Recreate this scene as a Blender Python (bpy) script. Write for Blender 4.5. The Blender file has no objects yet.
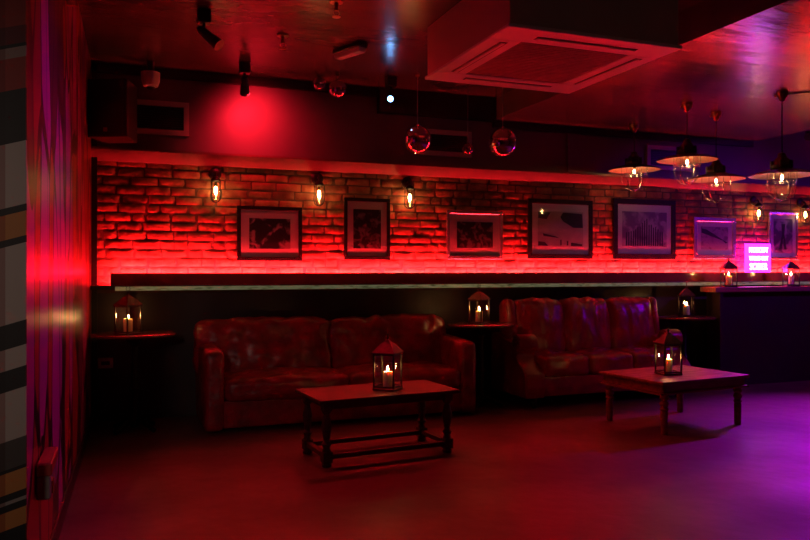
import bpy, bmesh, math, random
from math import sin, cos, pi, radians as R
from mathutils import Vector, Matrix, noise, Euler
random.seed(7)
S = bpy.context.scene
COL = S.collection

# ------------------------------------------------------------------ materials
def newmat(name):
    m = bpy.data.materials.new(name); m.use_nodes = True
    nt = m.node_tree; nt.nodes.clear()
    out = nt.nodes.new('ShaderNodeOutputMaterial')
    return m, nt, out
def nd(nt, t, **k):
    n = nt.nodes.new(t)
    for a, v in k.items(): setattr(n, a, v)
    return n
def setin(n, **k):
    for a, v in k.items(): n.inputs[a.replace('_', ' ')].default_value = v
def ramp(nt, stops, interp='LINEAR'):
    r = nd(nt, 'ShaderNodeValToRGB'); cr = r.color_ramp; cr.interpolation = interp
    while len(cr.elements) > 1: cr.elements.remove(cr.elements[-1])
    cr.elements[0].position = stops[0][0]; cr.elements[0].color = (*stops[0][1], 1)
    for p, c in stops[1:]:
        e = cr.elements.new(p); e.color = (*c, 1)
    return r
def mat(name, c1, c2=None, rough=.5, scale=8, metal=0, bump=0, bscale=None, spec=.5, coat=0, stretch=(1, 1, 1), r2=None, sss=0, detail=4, bdist=.01, ior=None):
    m, nt, out = newmat(name)
    b = nd(nt, 'ShaderNodeBsdfPrincipled'); nt.links.new(b.outputs[0], out.inputs[0])
    setin(b, Roughness=rough, Metallic=metal)
    b.inputs['Specular IOR Level'].default_value = spec
    b.inputs['Coat Weight'].default_value = coat
    if ior: b.inputs['IOR'].default_value = ior
    if sss:
        b.inputs['Subsurface Weight'].default_value = sss
        b.inputs['Subsurface Radius'].default_value = (1, .5, .2); b.inputs['Subsurface Scale'].default_value = .02
    tc = nd(nt, 'ShaderNodeTexCoord'); mp = nd(nt, 'ShaderNodeMapping')
    mp.inputs['Scale'].default_value = stretch
    nt.links.new(tc.outputs['Object'], mp.inputs[0])
    n = nd(nt, 'ShaderNodeTexNoise'); setin(n, Scale=scale, Detail=detail)
    nt.links.new(mp.outputs[0], n.inputs[0])
    c2 = c2 or tuple(x * .75 for x in c1)
    r = ramp(nt, [(.35, c1), (.65, c2)]); nt.links.new(n.outputs[0], r.inputs[0])
    nt.links.new(r.outputs[0], b.inputs['Base Color'])
    if r2 is not None:
        mr = nd(nt, 'ShaderNodeMapRange'); mr.inputs['From Min'].default_value = .35; mr.inputs['From Max'].default_value = .65
        mr.inputs['To Min'].default_value = rough; mr.inputs['To Max'].default_value = r2
        nt.links.new(n.outputs[0], mr.inputs[0]); nt.links.new(mr.outputs[0], b.inputs['Roughness'])
    if bump:
        n2 = nd(nt, 'ShaderNodeTexNoise'); setin(n2, Scale=bscale or scale * 4, Detail=5)
        nt.links.new(mp.outputs[0], n2.inputs[0])
        bp = nd(nt, 'ShaderNodeBump'); setin(bp, Strength=bump, Distance=bdist)
        nt.links.new(n2.outputs[0], bp.inputs['Height']); nt.links.new(bp.outputs[0], b.inputs['Normal'])
    return m
def emit(name, c, s):
    m, nt, out = newmat(name)
    e = nd(nt, 'ShaderNodeEmission'); e.inputs[0].default_value = (*c, 1); e.inputs[1].default_value = s
    nt.links.new(e.outputs[0], out.inputs[0]); return m
def glassmat(name, tint=(1, 1, 1), rough=.03, ior=1.45, add=.0):
    m, nt, out = newmat(name)
    t = nd(nt, 'ShaderNodeBsdfTransparent'); t.inputs[0].default_value = (*tint, 1)
    g = nd(nt, 'ShaderNodeBsdfGlossy'); g.inputs['Roughness'].default_value = rough
    f = nd(nt, 'ShaderNodeFresnel'); f.inputs[0].default_value = ior
    mx = nd(nt, 'ShaderNodeMixShader')
    ad = nd(nt, 'ShaderNodeMath', operation='ADD'); ad.inputs[1].default_value = add
    ge = nd(nt, 'ShaderNodeNewGeometry')            # same reflectance from both sides of a pane
    ma = nd(nt, 'ShaderNodeMath', operation='MULTIPLY_ADD'); ma.inputs[1].default_value = 1 / ior - ior; ma.inputs[2].default_value = ior
    nt.links.new(ge.outputs['Backfacing'], ma.inputs[0]); nt.links.new(ma.outputs[0], f.inputs[0])
    nt.links.new(f.outputs[0], ad.inputs[0]); nt.links.new(ad.outputs[0], mx.inputs[0])
    nt.links.new(t.outputs[0], mx.inputs[1]); nt.links.new(g.outputs[0], mx.inputs[2])
    nt.links.new(mx.outputs[0], out.inputs[0]); return m

M = {}
M['floor'] = mat('floor_paint', (.20, .085, .08), (.13, .055, .05), .42, 1.1, bump=.25, bscale=9, r2=.6, spec=.5, bdist=.02)
M['ceil'] = mat('ceiling_gloss', (.15, .1, .1), (.11, .075, .075), .22, 1.3, bump=.16, bscale=5, spec=.5, ior=1.9, bdist=.02, r2=.28, stretch=(.6, 1.6, 1))
M['slab'] = mat('ceiling_gloss_ripple', (.17, .1, .11), (.13, .08, .085), .25, 1.5, bump=.3, bscale=4, spec=.5, ior=2.1, bdist=.03, r2=.26, stretch=(.35, 1.7, 1))
M['upper'] = mat('upper_wall_paint', (.2, .15, .16), (.16, .12, .13), .5, 1.5, bump=.1)
M['dark'] = mat('dark_paint', (.022, .02, .022), None, .4, 5)
M['dado'] = mat('dado_gloss_panel', (.05, .02, .024), (.035, .014, .018), .3, 3, bump=.15, bscale=6, r2=.5)
M['coving'] = mat('coving_paint', (.22, .08, .08), (.18, .065, .065), .45, 4)
M['vent_frame'] = mat('vent_frame_paint', (.62, .5, .46), (.52, .42, .38), .4, 4)
M['matt_black'] = mat('matt_black_wire', (.006, .005, .005), None, .7, 20)
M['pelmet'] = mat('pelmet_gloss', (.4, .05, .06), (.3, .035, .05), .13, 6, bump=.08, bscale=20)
M['black'] = mat('black_satin', (.02, .018, .018), None, .35, 20)
M['blackmetal'] = mat('black_metal', (.035, .03, .03), None, .4, 30, metal=.6)
M['plastic_w'] = mat('off_white_plastic', (.8, .77, .72), (.74, .7, .66), .28, 3, spec=.8)
M['acbody'] = mat('ac_casing', (.5, .42, .34), (.44, .37, .3), .5, 2)
M['acgrille'] = mat('ac_grille', (.16, .14, .13), None, .5, 30)
M['brass'] = mat('dull_brass', (.45, .3, .16), (.3, .2, .12), .3, 20, metal=1)
M['steel'] = mat('brushed_steel', (.6, .58, .56), (.45, .45, .45), .25, 25, metal=1)
M['chrome'] = mat('mirror_chrome', (.75, .75, .78), (.7, .7, .72), .05, 5, metal=1)
M['shade_out'] = mat('dark_enamel', (.05, .04, .035), None, .3, 15)
M['shade_in'] = mat('cream_enamel', (.85, .72, .55), (.8, .66, .48), .45, 15)
M['leather1'] = mat('worn_red_leather', (.48, .012, .034), (.2, .008, .016), .26, 7, bump=.7, bscale=11, r2=.46, bdist=.016, ior=1.6)
M['leather2'] = mat('oxblood_leather', (.5, .014, .034), (.3, .009, .024), .24, 5, bump=.45, bscale=8, r2=.38, bdist=.014, ior=1.6)
M['wood1'] = mat('dark_oak', (.12, .03, .028), (.07, .018, .018), .55, 6, stretch=(1, 9, 9), bump=.15)
M['wood2'] = mat('rubbed_red_wood', (.32, .075, .06), (.18, .035, .03), .38, 5, stretch=(1, 6, 6), bump=.15, r2=.55)
M['tabletop'] = mat('polished_mahogany', (.2, .05, .045), (.12, .03, .03), .22, 6, stretch=(1, 5, 5))
M['wax'] = mat('candle_wax', (.95, .78, .55), (.95, .74, .5), .5, 20, sss=.8)
M['flame'] = emit('candle_flame', (1, .46, .14), 260)
M['lantern'] = mat('lantern_bronze', (.09, .06, .05), (.05, .035, .03), .35, 40, metal=.5)
M['lantern_roof'] = mat('lantern_roof_tin', (.12, .07, .06), (.06, .035, .03), .4, 30)
M['glass'] = glassmat('clear_glass')
M['glassp'] = glassmat('picture_glass', (.96, .96, .97), .04, 1.5, .01)
M['glassj'] = glassmat('jar_glass', (.97, .96, .95), .04, 1.6, .02)
M['bulb'] = emit('filament_glow', (1, .56, .16), 75)
M['pbulb'] = emit('pendant_filament_glow', (1, .5, .18), 100)
M['led'] = emit('red_led', (1, .012, .019), 620)
M['wspot'] = emit('cold_white_led', (.16, .42, 1), 13)
M['rspot'] = emit('red_flood_face', (1, .02, .03), .6)
M['mat_board'] = mat('mount_board', (.72, .68, .68), (.68, .64, .64), .7, 5)
M['silver'] = mat('silver_frame', (.75, .72, .78), (.6, .58, .62), .22, 30, metal=.9)
M['frame_b'] = mat('black_frame', (.01, .008, .01), None, .5, 30, spec=.12)
M['ink'] = mat('black_ink', (.03, .02, .045), None, .6, 20)
M['neon'] = emit('neon_tube', (.9, .45, 1), 9)
M['neonpanel'] = emit('lit_acrylic', (.46, .011, .9), 11)
M['paper'] = mat('pale_print', (.5, .44, .46), (.42, .36, .4), .7, 9)
M['redplastic'] = mat('red_plastic', (.5, .05, .04), None, .4, 9)
M['grey'] = mat('grey_metal_box', (.3, .28, .25), None, .45, 9)
M['speaker'] = mat('speaker_cloth', (.03, .025, .03), None, .7, 90, bump=.3, bscale=200)
M['countertop'] = mat('counter_wood', (.4, .2, .15), (.28, .13, .1), .3, 5, stretch=(.6, 8, 8))
M['pinkcord'] = mat('grey_cord', (.4, .36, .36), None, .6, 9)

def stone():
    m, nt, out = newmat('pale_edge_glow')
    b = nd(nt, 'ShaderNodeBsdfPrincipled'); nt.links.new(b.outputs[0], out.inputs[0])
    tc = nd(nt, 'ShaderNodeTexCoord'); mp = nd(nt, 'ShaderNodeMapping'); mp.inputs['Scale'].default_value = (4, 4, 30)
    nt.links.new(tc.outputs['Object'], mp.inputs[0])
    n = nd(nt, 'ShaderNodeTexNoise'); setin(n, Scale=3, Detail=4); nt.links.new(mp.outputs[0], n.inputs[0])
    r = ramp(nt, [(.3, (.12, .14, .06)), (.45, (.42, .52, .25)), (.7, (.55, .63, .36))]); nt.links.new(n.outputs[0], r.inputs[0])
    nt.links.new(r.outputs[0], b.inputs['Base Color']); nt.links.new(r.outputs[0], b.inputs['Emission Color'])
    b.inputs['Emission Strength'].default_value = .13; b.inputs['Roughness'].default_value = .2  # weak glow added to the edge colour; no lamp lies behind it
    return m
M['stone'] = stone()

def brickmat():
    m, nt, out = newmat('old_brick')
    b = nd(nt, 'ShaderNodeBsdfPrincipled'); nt.links.new(b.outputs[0], out.inputs[0]); b.inputs['Roughness'].default_value = .75
    g = nd(nt, 'ShaderNodeNewGeometry'); tc = nd(nt, 'ShaderNodeTexCoord')
    n = nd(nt, 'ShaderNodeTexNoise'); setin(n, Scale=7, Detail=6); nt.links.new(tc.outputs['Object'], n.inputs[0])
    r = ramp(nt, [(.3, (.16, .04, .02)), (.5, (.27, .08, .038)), (.7, (.4, .15, .075))]); nt.links.new(n.outputs[0], r.inputs[0])
    hs = nd(nt, 'ShaderNodeHueSaturation')
    mr = nd(nt, 'ShaderNodeMapRange'); mr.inputs['To Min'].default_value = .65; mr.inputs['To Max'].default_value = 1.25
    nt.links.new(g.outputs['Random Per Island'], mr.inputs[0]); nt.links.new(mr.outputs[0], hs.inputs['Value'])
    nt.links.new(r.outputs[0], hs.inputs['Color']); nt.links.new(hs.outputs[0], b.inputs['Base Color'])
    n2 = nd(nt, 'ShaderNodeTexNoise'); setin(n2, Scale=26, Detail=8, Roughness=.7); nt.links.new(tc.outputs['Object'], n2.inputs[0])
    bp = nd(nt, 'ShaderNodeBump'); setin(bp, Strength=.8, Distance=.02)
    nt.links.new(n2.outputs[0], bp.inputs['Height']); nt.links.new(bp.outputs[0], b.inputs['Normal'])
    return m
M['brick'] = brickmat()
M['mortar'] = mat('mortar', (.13, .055, .04), (.09, .04, .03), .9, 20, bump=.6, bscale=60)

def muralmat():
    m, nt, out = newmat('graffiti_mural')
    b = nd(nt, 'ShaderNodeBsdfPrincipled'); nt.links.new(b.outputs[0], out.inputs[0])
    b.inputs['Roughness'].default_value = .3
    tc = nd(nt, 'ShaderNodeTexCoord')
    mp = nd(nt, 'ShaderNodeMapping'); mp.inputs['Scale'].default_value = (1, 1.9, .5)
    nt.links.new(tc.outputs['Object'], mp.inputs[0])
    n = nd(nt, 'ShaderNodeTexNoise'); setin(n, Scale=1.1, Detail=1.5); nt.links.new(mp.outputs[0], n.inputs[0])
    sc = nd(nt, 'ShaderNodeVectorMath', operation='SCALE'); sc.inputs['Scale'].default_value = .55
    nt.links.new(n.outputs['Color'], sc.inputs[0])
    ad = nd(nt, 'ShaderNodeVectorMath', operation='ADD')
    nt.links.new(mp.outputs[0], ad.inputs[0]); nt.links.new(sc.outputs[0], ad.inputs[1])
    v = nd(nt, 'ShaderNodeTexVoronoi'); setin(v, Scale=1.75); nt.links.new(ad.outputs[0], v.inputs['Vector'])
    ve = nd(nt, 'ShaderNodeTexVoronoi', feature='DISTANCE_TO_EDGE'); setin(ve, Scale=1.75); nt.links.new(ad.outputs[0], ve.inputs['Vector'])
    sp = nd(nt, 'ShaderNodeSeparateColor'); nt.links.new(v.outputs['Color'], sp.inputs[0])
    cr = ramp(nt, [(0, (.6, .03, .36)), (.2, (.6, .04, .04)), (.38, (.1, .015, .04)), (.54, (.62, .07, .32)), (.66, (.5, .02, .04)), (.8, (.2, .02, .25)), (.92, (.7, .1, .3))], 'CONSTANT')
    nt.links.new(sp.outputs[0], cr.inputs[0])
    # second set of long drips over the first
    mp2 = nd(nt, 'ShaderNodeMapping'); mp2.inputs['Scale'].default_value = (1, 1.7, .28); mp2.inputs['Location'].default_value = (3, 5, 2)
    nt.links.new(tc.outputs['Object'], mp2.inputs[0])
    n3 = nd(nt, 'ShaderNodeTexNoise'); setin(n3, Scale=1.3, Detail=0); nt.links.new(mp2.outputs[0], n3.inputs[0])
    s3 = ramp(nt, [(0, (0, 0, 0)), (.49, (1, 1, 1)), (.512, (0, 0, 0))], 'CONSTANT'); nt.links.new(n3.outputs[0], s3.inputs[0])
    e = ramp(nt, [(0, (1, 1, 1)), (.045, (0, 0, 0))], 'CONSTANT'); nt.links.new(ve.outputs[0], e.inputs[0])
    mx = nd(nt, 'ShaderNodeMix', data_type='RGBA'); nt.links.new(e.outputs[0], mx.inputs[0]); nt.links.new(cr.outputs[0], mx.inputs[6]); mx.inputs[7].default_value = (.012, .01, .012, 1)
    mx2 = nd(nt, 'ShaderNodeMix', data_type='RGBA'); nt.links.new(s3.outputs[0], mx2.inputs[0]); nt.links.new(mx.outputs[2], mx2.inputs[6]); mx2.inputs[7].default_value = (.02, .01, .015, 1)
    nt.links.new(mx2.outputs[2], b.inputs['Base Color'])
    return m
M['mural'] = muralmat()

def stripemat():
    m, nt, out = newmat('striped_mural')
    b = nd(nt, 'ShaderNodeBsdfPrincipled'); nt.links.new(b.outputs[0], out.inputs[0]); b.inputs['Roughness'].default_value = .6
    tc = nd(nt, 'ShaderNodeTexCoord'); sx = nd(nt, 'ShaderNodeSeparateXYZ'); nt.links.new(tc.outputs['Object'], sx.inputs[0])
    # object space: origin on the floor at the corner, x negative to the left; bands tilt gently
    a = nd(nt, 'ShaderNodeMath', operation='MULTIPLY'); a.inputs[1].default_value = -.3; nt.links.new(sx.outputs['X'], a.inputs[0])
    c = nd(nt, 'ShaderNodeMath', operation='ADD'); nt.links.new(a.outputs[0], c.inputs[0]); nt.links.new(sx.outputs['Z'], c.inputs[1])
    d = nd(nt, 'ShaderNodeMath', operation='DIVIDE'); d.inputs[1].default_value = 3.2; nt.links.new(c.outputs[0], d.inputs[0])
    def Zp(y): return (1.3 + (270 - y) / 740 * 2.62) / 3.2
    K = (.012, .011, .011); G = (.46, .4, .36); O = (.5, .2, .05); Rd = (.3, .025, .02); D = (.07, .06, .055)
    px = [(0, Rd), (25, (.12, .01, .015)), (44, K), (46, (.3, .2, .18)), (55, K), (57, Rd), (88, K), (140, G), (205, K), (213, O), (235, K), (243, G), (322, K), (347, G), (367, K), (387, G), (437, D), (466, K), (470, O), (490, K), (496, (.3, .27, .25)), (502, K), (507, O), (527, K)]
    stops = [(0, K)] + [(Zp(px[i + 1][0]), px[i][1]) for i in range(len(px) - 2, -1, -1)]
    r = ramp(nt, [(0, K)] + [(Zp(px[i + 1][0]), px[i][1]) for i in range(len(px) - 2, -1, -1)], 'CONSTANT')
    nt.links.new(d.outputs[0], r.inputs[0])
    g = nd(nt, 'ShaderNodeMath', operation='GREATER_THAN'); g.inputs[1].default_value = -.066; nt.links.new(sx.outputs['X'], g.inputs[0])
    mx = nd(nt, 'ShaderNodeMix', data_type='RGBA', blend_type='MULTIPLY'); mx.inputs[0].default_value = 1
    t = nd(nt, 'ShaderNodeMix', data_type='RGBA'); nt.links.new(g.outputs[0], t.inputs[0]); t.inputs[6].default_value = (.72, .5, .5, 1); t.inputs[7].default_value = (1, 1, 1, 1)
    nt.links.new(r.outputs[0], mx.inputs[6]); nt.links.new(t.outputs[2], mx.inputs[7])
    nt.links.new(mx.outputs[2], b.inputs['Base Color'])
    return m
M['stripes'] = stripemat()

def photomat(name, seed, dark, light, thr=.52, scale=9, extra=None, contrast=.06):
    m, nt, out = newmat(name)
    b = nd(nt, 'ShaderNodeBsdfPrincipled'); nt.links.new(b.outputs[0], out.inputs[0]); b.inputs['Roughness'].default_value = .5
    tc = nd(nt, 'ShaderNodeTexCoord'); mp = nd(nt, 'ShaderNodeMapping'); mp.inputs['Location'].default_value = (seed * 3.1, 0, seed * 1.7)
    nt.links.new(tc.outputs['Object'], mp.inputs[0])
    n = nd(nt, 'ShaderNodeTexNoise'); setin(n, Scale=scale, Detail=5, Distortion=.6); nt.links.new(mp.outputs[0], n.inputs[0])
    sx = nd(nt, 'ShaderNodeSeparateXYZ'); nt.links.new(tc.outputs['Object'], sx.inputs[0])
    k = nd(nt, 'ShaderNodeMath', operation='MULTIPLY_ADD'); k.inputs[1].default_value = -.32; nt.links.new(sx.outputs['Z'], k.inputs[0]); nt.links.new(n.outputs[0], k.inputs[2])
    mid = tuple((a + c) / 2 for a, c in zip(dark, light))
    r = ramp(nt, [(thr - contrast, dark), (thr, mid), (thr + contrast, light)]); nt.links.new(k.outputs[0], r.inputs[0])
    nt.links.new(r.outputs[0], b.inputs['Base Color'])
    return m

# ------------------------------------------------------------------ mesh helpers
def B(): return bmesh.new()
def box(bm, x0, x1, y0, y1, z0, z1, mx=None):
    vs = [bm.verts.new((x, y, z)) for x in (x0, x1) for y in (y0, y1) for z in (z0, z1)]
    for f in ((0, 1, 3, 2), (4, 6, 7, 5), (0, 4, 5, 1), (2, 3, 7, 6), (0, 2, 6, 4), (1, 5, 7, 3)):
        bm.faces.new([vs[i] for i in f])
    if mx is not None:
        for v in vs: v.co = mx @ v.co
    return vs
def bev(bm, w=.005, seg=2):
    bmesh.ops.bevel(bm, geom=list(bm.edges), offset=w, segments=seg, profile=.6, affect='EDGES', clamp_overlap=True)
def lathe(bm, prof, n=24, at=(0, 0, 0), mx=None, cap=True):
    rings = []
    for r, z in prof:
        ring = []
        for i in range(n):
            p = Vector((r * cos(2 * pi * i / n), r * sin(2 * pi * i / n), z))
            if mx is not None: p = mx @ p
            ring.append(bm.verts.new(p + Vector(at)))
        rings.append(ring)
    for a, b in zip(rings, rings[1:]):
        for i in range(n):
            bm.faces.new((a[i], a[(i + 1) % n], b[(i + 1) % n], b[i]))
    if cap:
        if prof[0][0] > 1e-5: bm.faces.new(rings[0][::-1])
        if prof[-1][0] > 1e-5: bm.faces.new(rings[-1])
def tube(bm, pts, r, n=8):
    pts = [Vector(p) for p in pts]; rings = []
    for i, p in enumerate(pts):
        d = (pts[min(i + 1, len(pts) - 1)] - pts[max(i - 1, 0)]).normalized()
        u = d.cross(Vector((0, 0, 1)))
        if u.length < .01: u = d.cross(Vector((0, 1, 0)))
        u.normalize(); v = d.cross(u).normalized()
        rr = r[i] if isinstance(r, (list, tuple)) else r
        rings.append([bm.verts.new(p + u * rr * cos(2 * pi * k / n) + v * rr * sin(2 * pi * k / n)) for k in range(n)])
    for a, b in zip(rings, rings[1:]):
        for k in range(n): bm.faces.new((a[k], a[(k + 1) % n], b[(k + 1) % n], b[k]))
    bm.faces.new(rings[0][::-1]); bm.faces.new(rings[-1])
def sph(bm, r, at=(0, 0, 0), seg=16, sc=(1, 1, 1)):
    d = bmesh.ops.create_uvsphere(bm, u_segments=seg, v_segments=max(8, seg // 2), radius=r)
    for v in d['verts']: v.co = Vector((v.co.x * sc[0], v.co.y * sc[1], v.co.z * sc[2])) + Vector(at)
def prism(bm, pts, axis, a0, a1):
    """extrude a closed 2-D outline: axis 'x' -> pts are (y,z); 'y' -> (x,z); 'z' -> (x,y)"""
    def P(p, a):
        return {'x': (a, p[0], p[1]), 'y': (p[0], a, p[1]), 'z': (p[0], p[1], a)}[axis]
    A = [bm.verts.new(P(p, a0)) for p in pts]; C = [bm.verts.new(P(p, a1)) for p in pts]
    n = len(pts)
    for i in range(n): bm.faces.new((A[i], A[(i + 1) % n], C[(i + 1) % n], C[i]))
    bm.faces.new(A[::-1]); bm.faces.new(C)
def obj(name, bm, m, parent=None, loc=(0, 0, 0), rot=(0, 0, 0), smooth=False, kind=None, label=None):
    bmesh.ops.recalc_face_normals(bm, faces=list(bm.faces))
    me = bpy.data.meshes.new(name); bm.to_mesh(me); bm.free()
    if smooth:
        for p in me.polygons: p.use_smooth = True
        if smooth != 'all':
            try: me.set_sharp_from_angle(angle=R(40))
            except Exception: pass
    ms = m if isinstance(m, (list, tuple)) else [m]
    for x in ms: me.materials.append(x)
    o = bpy.data.objects.new(name, me); COL.objects.link(o)
    o.location = loc; o.rotation_euler = rot
    if parent is not None: o.parent = parent
    if kind: o['kind'] = kind
    if label: o['label'] = label
    return o
def thing(name, label, cat, loc=(0, 0, 0), rz=0, group=None):
    o = bpy.data.objects.new(name, None); COL.objects.link(o)
    o.empty_display_size = .1
    o.location = loc; o.rotation_euler = (0, 0, rz)
    tag(o, label, cat, group); return o
def tag(o, label, cat, group=None):
    o['label'] = label; o['category'] = cat
    if group: o['group'] = group
    return o
def dup(o, parent=None):
    c = o.copy(); COL.objects.link(c); c.parent = parent
    for ch in [k for k in list(bpy.data.objects) if k.parent == o]: dup(ch, c)
    return c
def again(src, label, loc, rz=None):
    c = dup(src); c.location = loc; c['label'] = label
    if rz is not None: c.rotation_euler = (0, 0, rz)
    return c
def struct(name, bm, m, **k): return obj(name, bm, m, kind='structure', **k)

def cushion(bm, c, size, r=.06, puff=.02, seed=0, wr=.012, n=16, ws=9, lean=0, crown=0, stretch=(1, 1, 1)):
    """soft upholstered block: rounded box, bulging faces and leather wrinkles"""
    hx, hy, hz = size[0] / 2, size[1] / 2, size[2] / 2
    t = bmesh.new(); bmesh.ops.create_cube(t, size=2)
    bmesh.ops.subdivide_edges(t, edges=list(t.edges), cuts=n, use_grid_fill=True)
    vm = {}
    L = Matrix.Rotation(lean, 3, 'X')
    for v in t.verts:
        p = v.co
        q = Vector((p.x * hx, p.y * hy, p.z * hz))
        core = Vector((max(-hx + r, min(hx - r, q.x)), max(-hy + r, min(hy - r, q.y)), max(-hz + r, min(hz - r, q.z))))
        d = q - core
        if d.length > 1e-6: q = core + d.normalized() * r
        nx, ny, nz = q.x / hx, q.y / hy, q.z / hz
        b = puff
        fx = (1 - nx * nx); fy = (1 - ny * ny); fz = (1 - nz * nz)
        q.x += b * nx * max(0, fy) * max(0, fz)
        q.y += b * 1.4 * ny * max(0, fx) * max(0, fz)
        q.z += (b + crown) * nz * max(0, fx) * max(0, fy)
        s = Vector((q.x * stretch[0], q.y * stretch[1], q.z * stretch[2])) * ws + Vector((seed * 7.3, seed * 2.1, seed))
        w = noise.noise(s) + .5 * noise.noise(s * 2.3)
        rg = (1 - abs(noise.noise(s * .8 + Vector((5, 5, 5)))) * 3)
        dn = Vector((nx ** 3, ny ** 3, nz ** 3))
        dn = dn.normalized() if dn.length > 1e-4 else Vector((0, 0, 0))
        q += dn * (wr * w + wr * .7 * max(0, rg))
        vm[v] = bm.verts.new(L @ q + Vector(c))
    for f in t.faces: bm.faces.new([vm[v] for v in f.verts])
    t.free()

# ------------------------------------------------------------------ the setting
YW = 6.87                                   # brick wall plane
bm = B(); box(bm, -3.1, 9.8, -3.1, 7.1, -.1, 0); struct('floor', bm, M['floor'])
bm = B(); box(bm, -3.1, 9.8, -3.1, 7.1, 3.07, 3.17); struct('ceiling', bm, M['ceil'])
bm = B(); box(bm, 3.56, 7.06, -3.0, 6.86, 2.845, 3.069); struct('ceiling_lowered', bm, M['slab'])
bm = B(); box(bm, -.3, 9.7, YW + .003, YW + .2, 1.1, 2.31); struct('wall_back', bm, M['mortar'])
bm = B(); box(bm, -.3, 9.7, YW - .01, YW + .2, 2.31, 3.069); 
struct('wall_back_upper', bm, M['upper'])
bm = B(); box(bm, -.3, 9.7, YW, YW + .2, .0, 1.1)
struct('wall_back_lower', bm, M['dado'])
# bricks: one course after another, every brick a little out of line
bm = B(); rb = random.Random(3)
z = 1.175; row = 0
while z < 2.29:
    h = .067; x = -.28 - (row % 2) * .11
    while x < 9.6:
        w = rb.choice((.215, .215, .2, .225, .105)); j = rb.uniform(-.002, .006); t = rb.uniform(-.003, .003)
        x0, x1 = max(x, -.275), x + w
        if x1 - x0 > .03:
            z0b, z1b = z + rb.uniform(-.003, .003), min(z + h + rb.uniform(-.005, .003), 2.305)
            nx, nz = max(3, int((x1 - x0) / .022)), 5; tilt = rb.uniform(-.003, .003); tiltz = rb.uniform(-.002, .002)
            G = []
            for a in range(nx + 1):
                col = []
                for b in range(nz + 1):
                    u, v = a / nx * 2 - 1, b / nz * 2 - 1
                    px_, pz_ = x0 + (x1 - x0) * a / nx, z0b + (z1b - z0b) * b / nz
                    edge = max(1.5 * abs(u) ** 10, abs(v) ** 6)
                    q = noise.noise(Vector((px_ * 16, row * 3.7, pz_ * 22))) + .6 * noise.noise(Vector((px_ * 40, row, pz_ * 50)))
                    y_ = YW - .006 - j + tilt * u + tiltz * v + .007 * edge + .0035 * q
                    col.append(bm.verts.new((px_ + .004 * noise.noise(Vector((px_ * 30, 9, pz_ * 30))), y_, pz_ + .0022 * noise.noise(Vector((px_ * 18, 4, row * 2.2 + v))))))
                G.append(col)
            for a in range(nx):
                for b in range(nz): bm.faces.new((G[a][b], G[a + 1][b], G[a + 1][b + 1], G[a][b + 1]))
            # returns back into the wall
            rim = [G[a][0] for a in range(nx + 1)] + [G[nx][b] for b in range(1, nz + 1)] + [G[a][nz] for a in range(nx - 1, -1, -1)] + [G[0][b] for b in range(nz - 1, 0, -1)]
            bk = [bm.verts.new((v.co.x, YW + .02, v.co.z)) for v in rim]
            for k in range(len(rim)): bm.faces.new((rim[k], bk[k], bk[(k + 1) % len(rim)], rim[(k + 1) % len(rim)]))
        x += w + .013
    z += h + .0115; row += 1
o = struct('wall_back_brick', bm, M['brick'], smooth=True)
# coving, cornice strips, dark box standing in for a band of shade
bm = B(); prism(bm, [(YW, 2.235), (YW - .03, 2.24), (YW - .105, 2.325), (YW - .105, 2.345), (YW, 2.345)], 'x', -.28, 9.7); struct('trim_coving', bm, M['coving'])
bm = B(); box(bm, -.28, 2.3, YW - .05, YW - .01, 2.99, 3.068); struct('trim_cornice', bm, M['dark'])
bm = B(); box(bm, 2.3, 3.559, YW - .09, YW - .01, 2.83, 3.068); struct('trim_shade_box', bm, M['dark'])
bm = B(); box(bm, 3.561, 7.05, YW - .045, YW - .01, 2.775, 2.844); struct('trim_beam', bm, M['dark'])
bm = B(); box(bm, 4.46, 4.62, YW - .03, YW - .01, 2.346, 2.774); struct('trim_pilaster', bm, M['upper'])
bm = B(); box(bm, -.27, -.225, YW - .05, YW - .01, 0, 3.06); struct('trim_corner', bm, M['dark'])
# ledge with upstand hiding the LED strip
bm = B(); box(bm, -.27, 9.6, 6.65, YW - .001, 1.135, 1.168); struct('trim_ledge', bm, M['dark'])
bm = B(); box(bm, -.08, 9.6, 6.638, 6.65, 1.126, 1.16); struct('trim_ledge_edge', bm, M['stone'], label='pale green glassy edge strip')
bm = B(); box(bm, -.12, 9.6, 6.76, 6.775, 1.168, 1.274); struct('trim_upstand', bm, M['pelmet'])
# mural wall at the left, running into the room, and its striped end face
bm = B(); vs = [(-.33, 2.96), (-.27, 6.87), (-.42, 6.87), (-.42, 2.96)]
prism(bm, vs, 'z', 0, 3.069); struct('wall_left', bm, M['mural'])
bm = B(); box(bm, -2.7, 0, 0, .02, 0, 3.069)
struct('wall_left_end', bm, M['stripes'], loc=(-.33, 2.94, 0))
bm = B(); box(bm, -3.1, -3.0, -3.0, 7.1, 0, 3.069); struct('wall_far_left', bm, M['dark'])
bm = B(); box(bm, 9.7, 9.8, -3.0, 7.1, 0, 3.069); struct('wall_right', bm, M['upper'])
bm = B(); box(bm, -3.0, 9.7, -3.1, -3.0, 0, 3.069); struct('wall_front', bm, M['upper'])
bm = B(); prism(bm, [(-.327, 2.97), (-.268, 6.8), (-.256, 6.8), (-.315, 2.97)], 'z', 0, .1); struct('baseboard_left', bm, M['dark'])

# LED strip behind the upstand
bm = B()
for i in range(40):
    x0 = -.1 + i * .242; box(bm, x0, x0 + .225, 6.7755, 6.778, 1.1685, 1.25)
led = obj('led_strip', bm, M['led']); tag(led, 'red light strip fixed behind the dark upstand on the ledge, washing the bricks', 'strip light')

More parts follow.
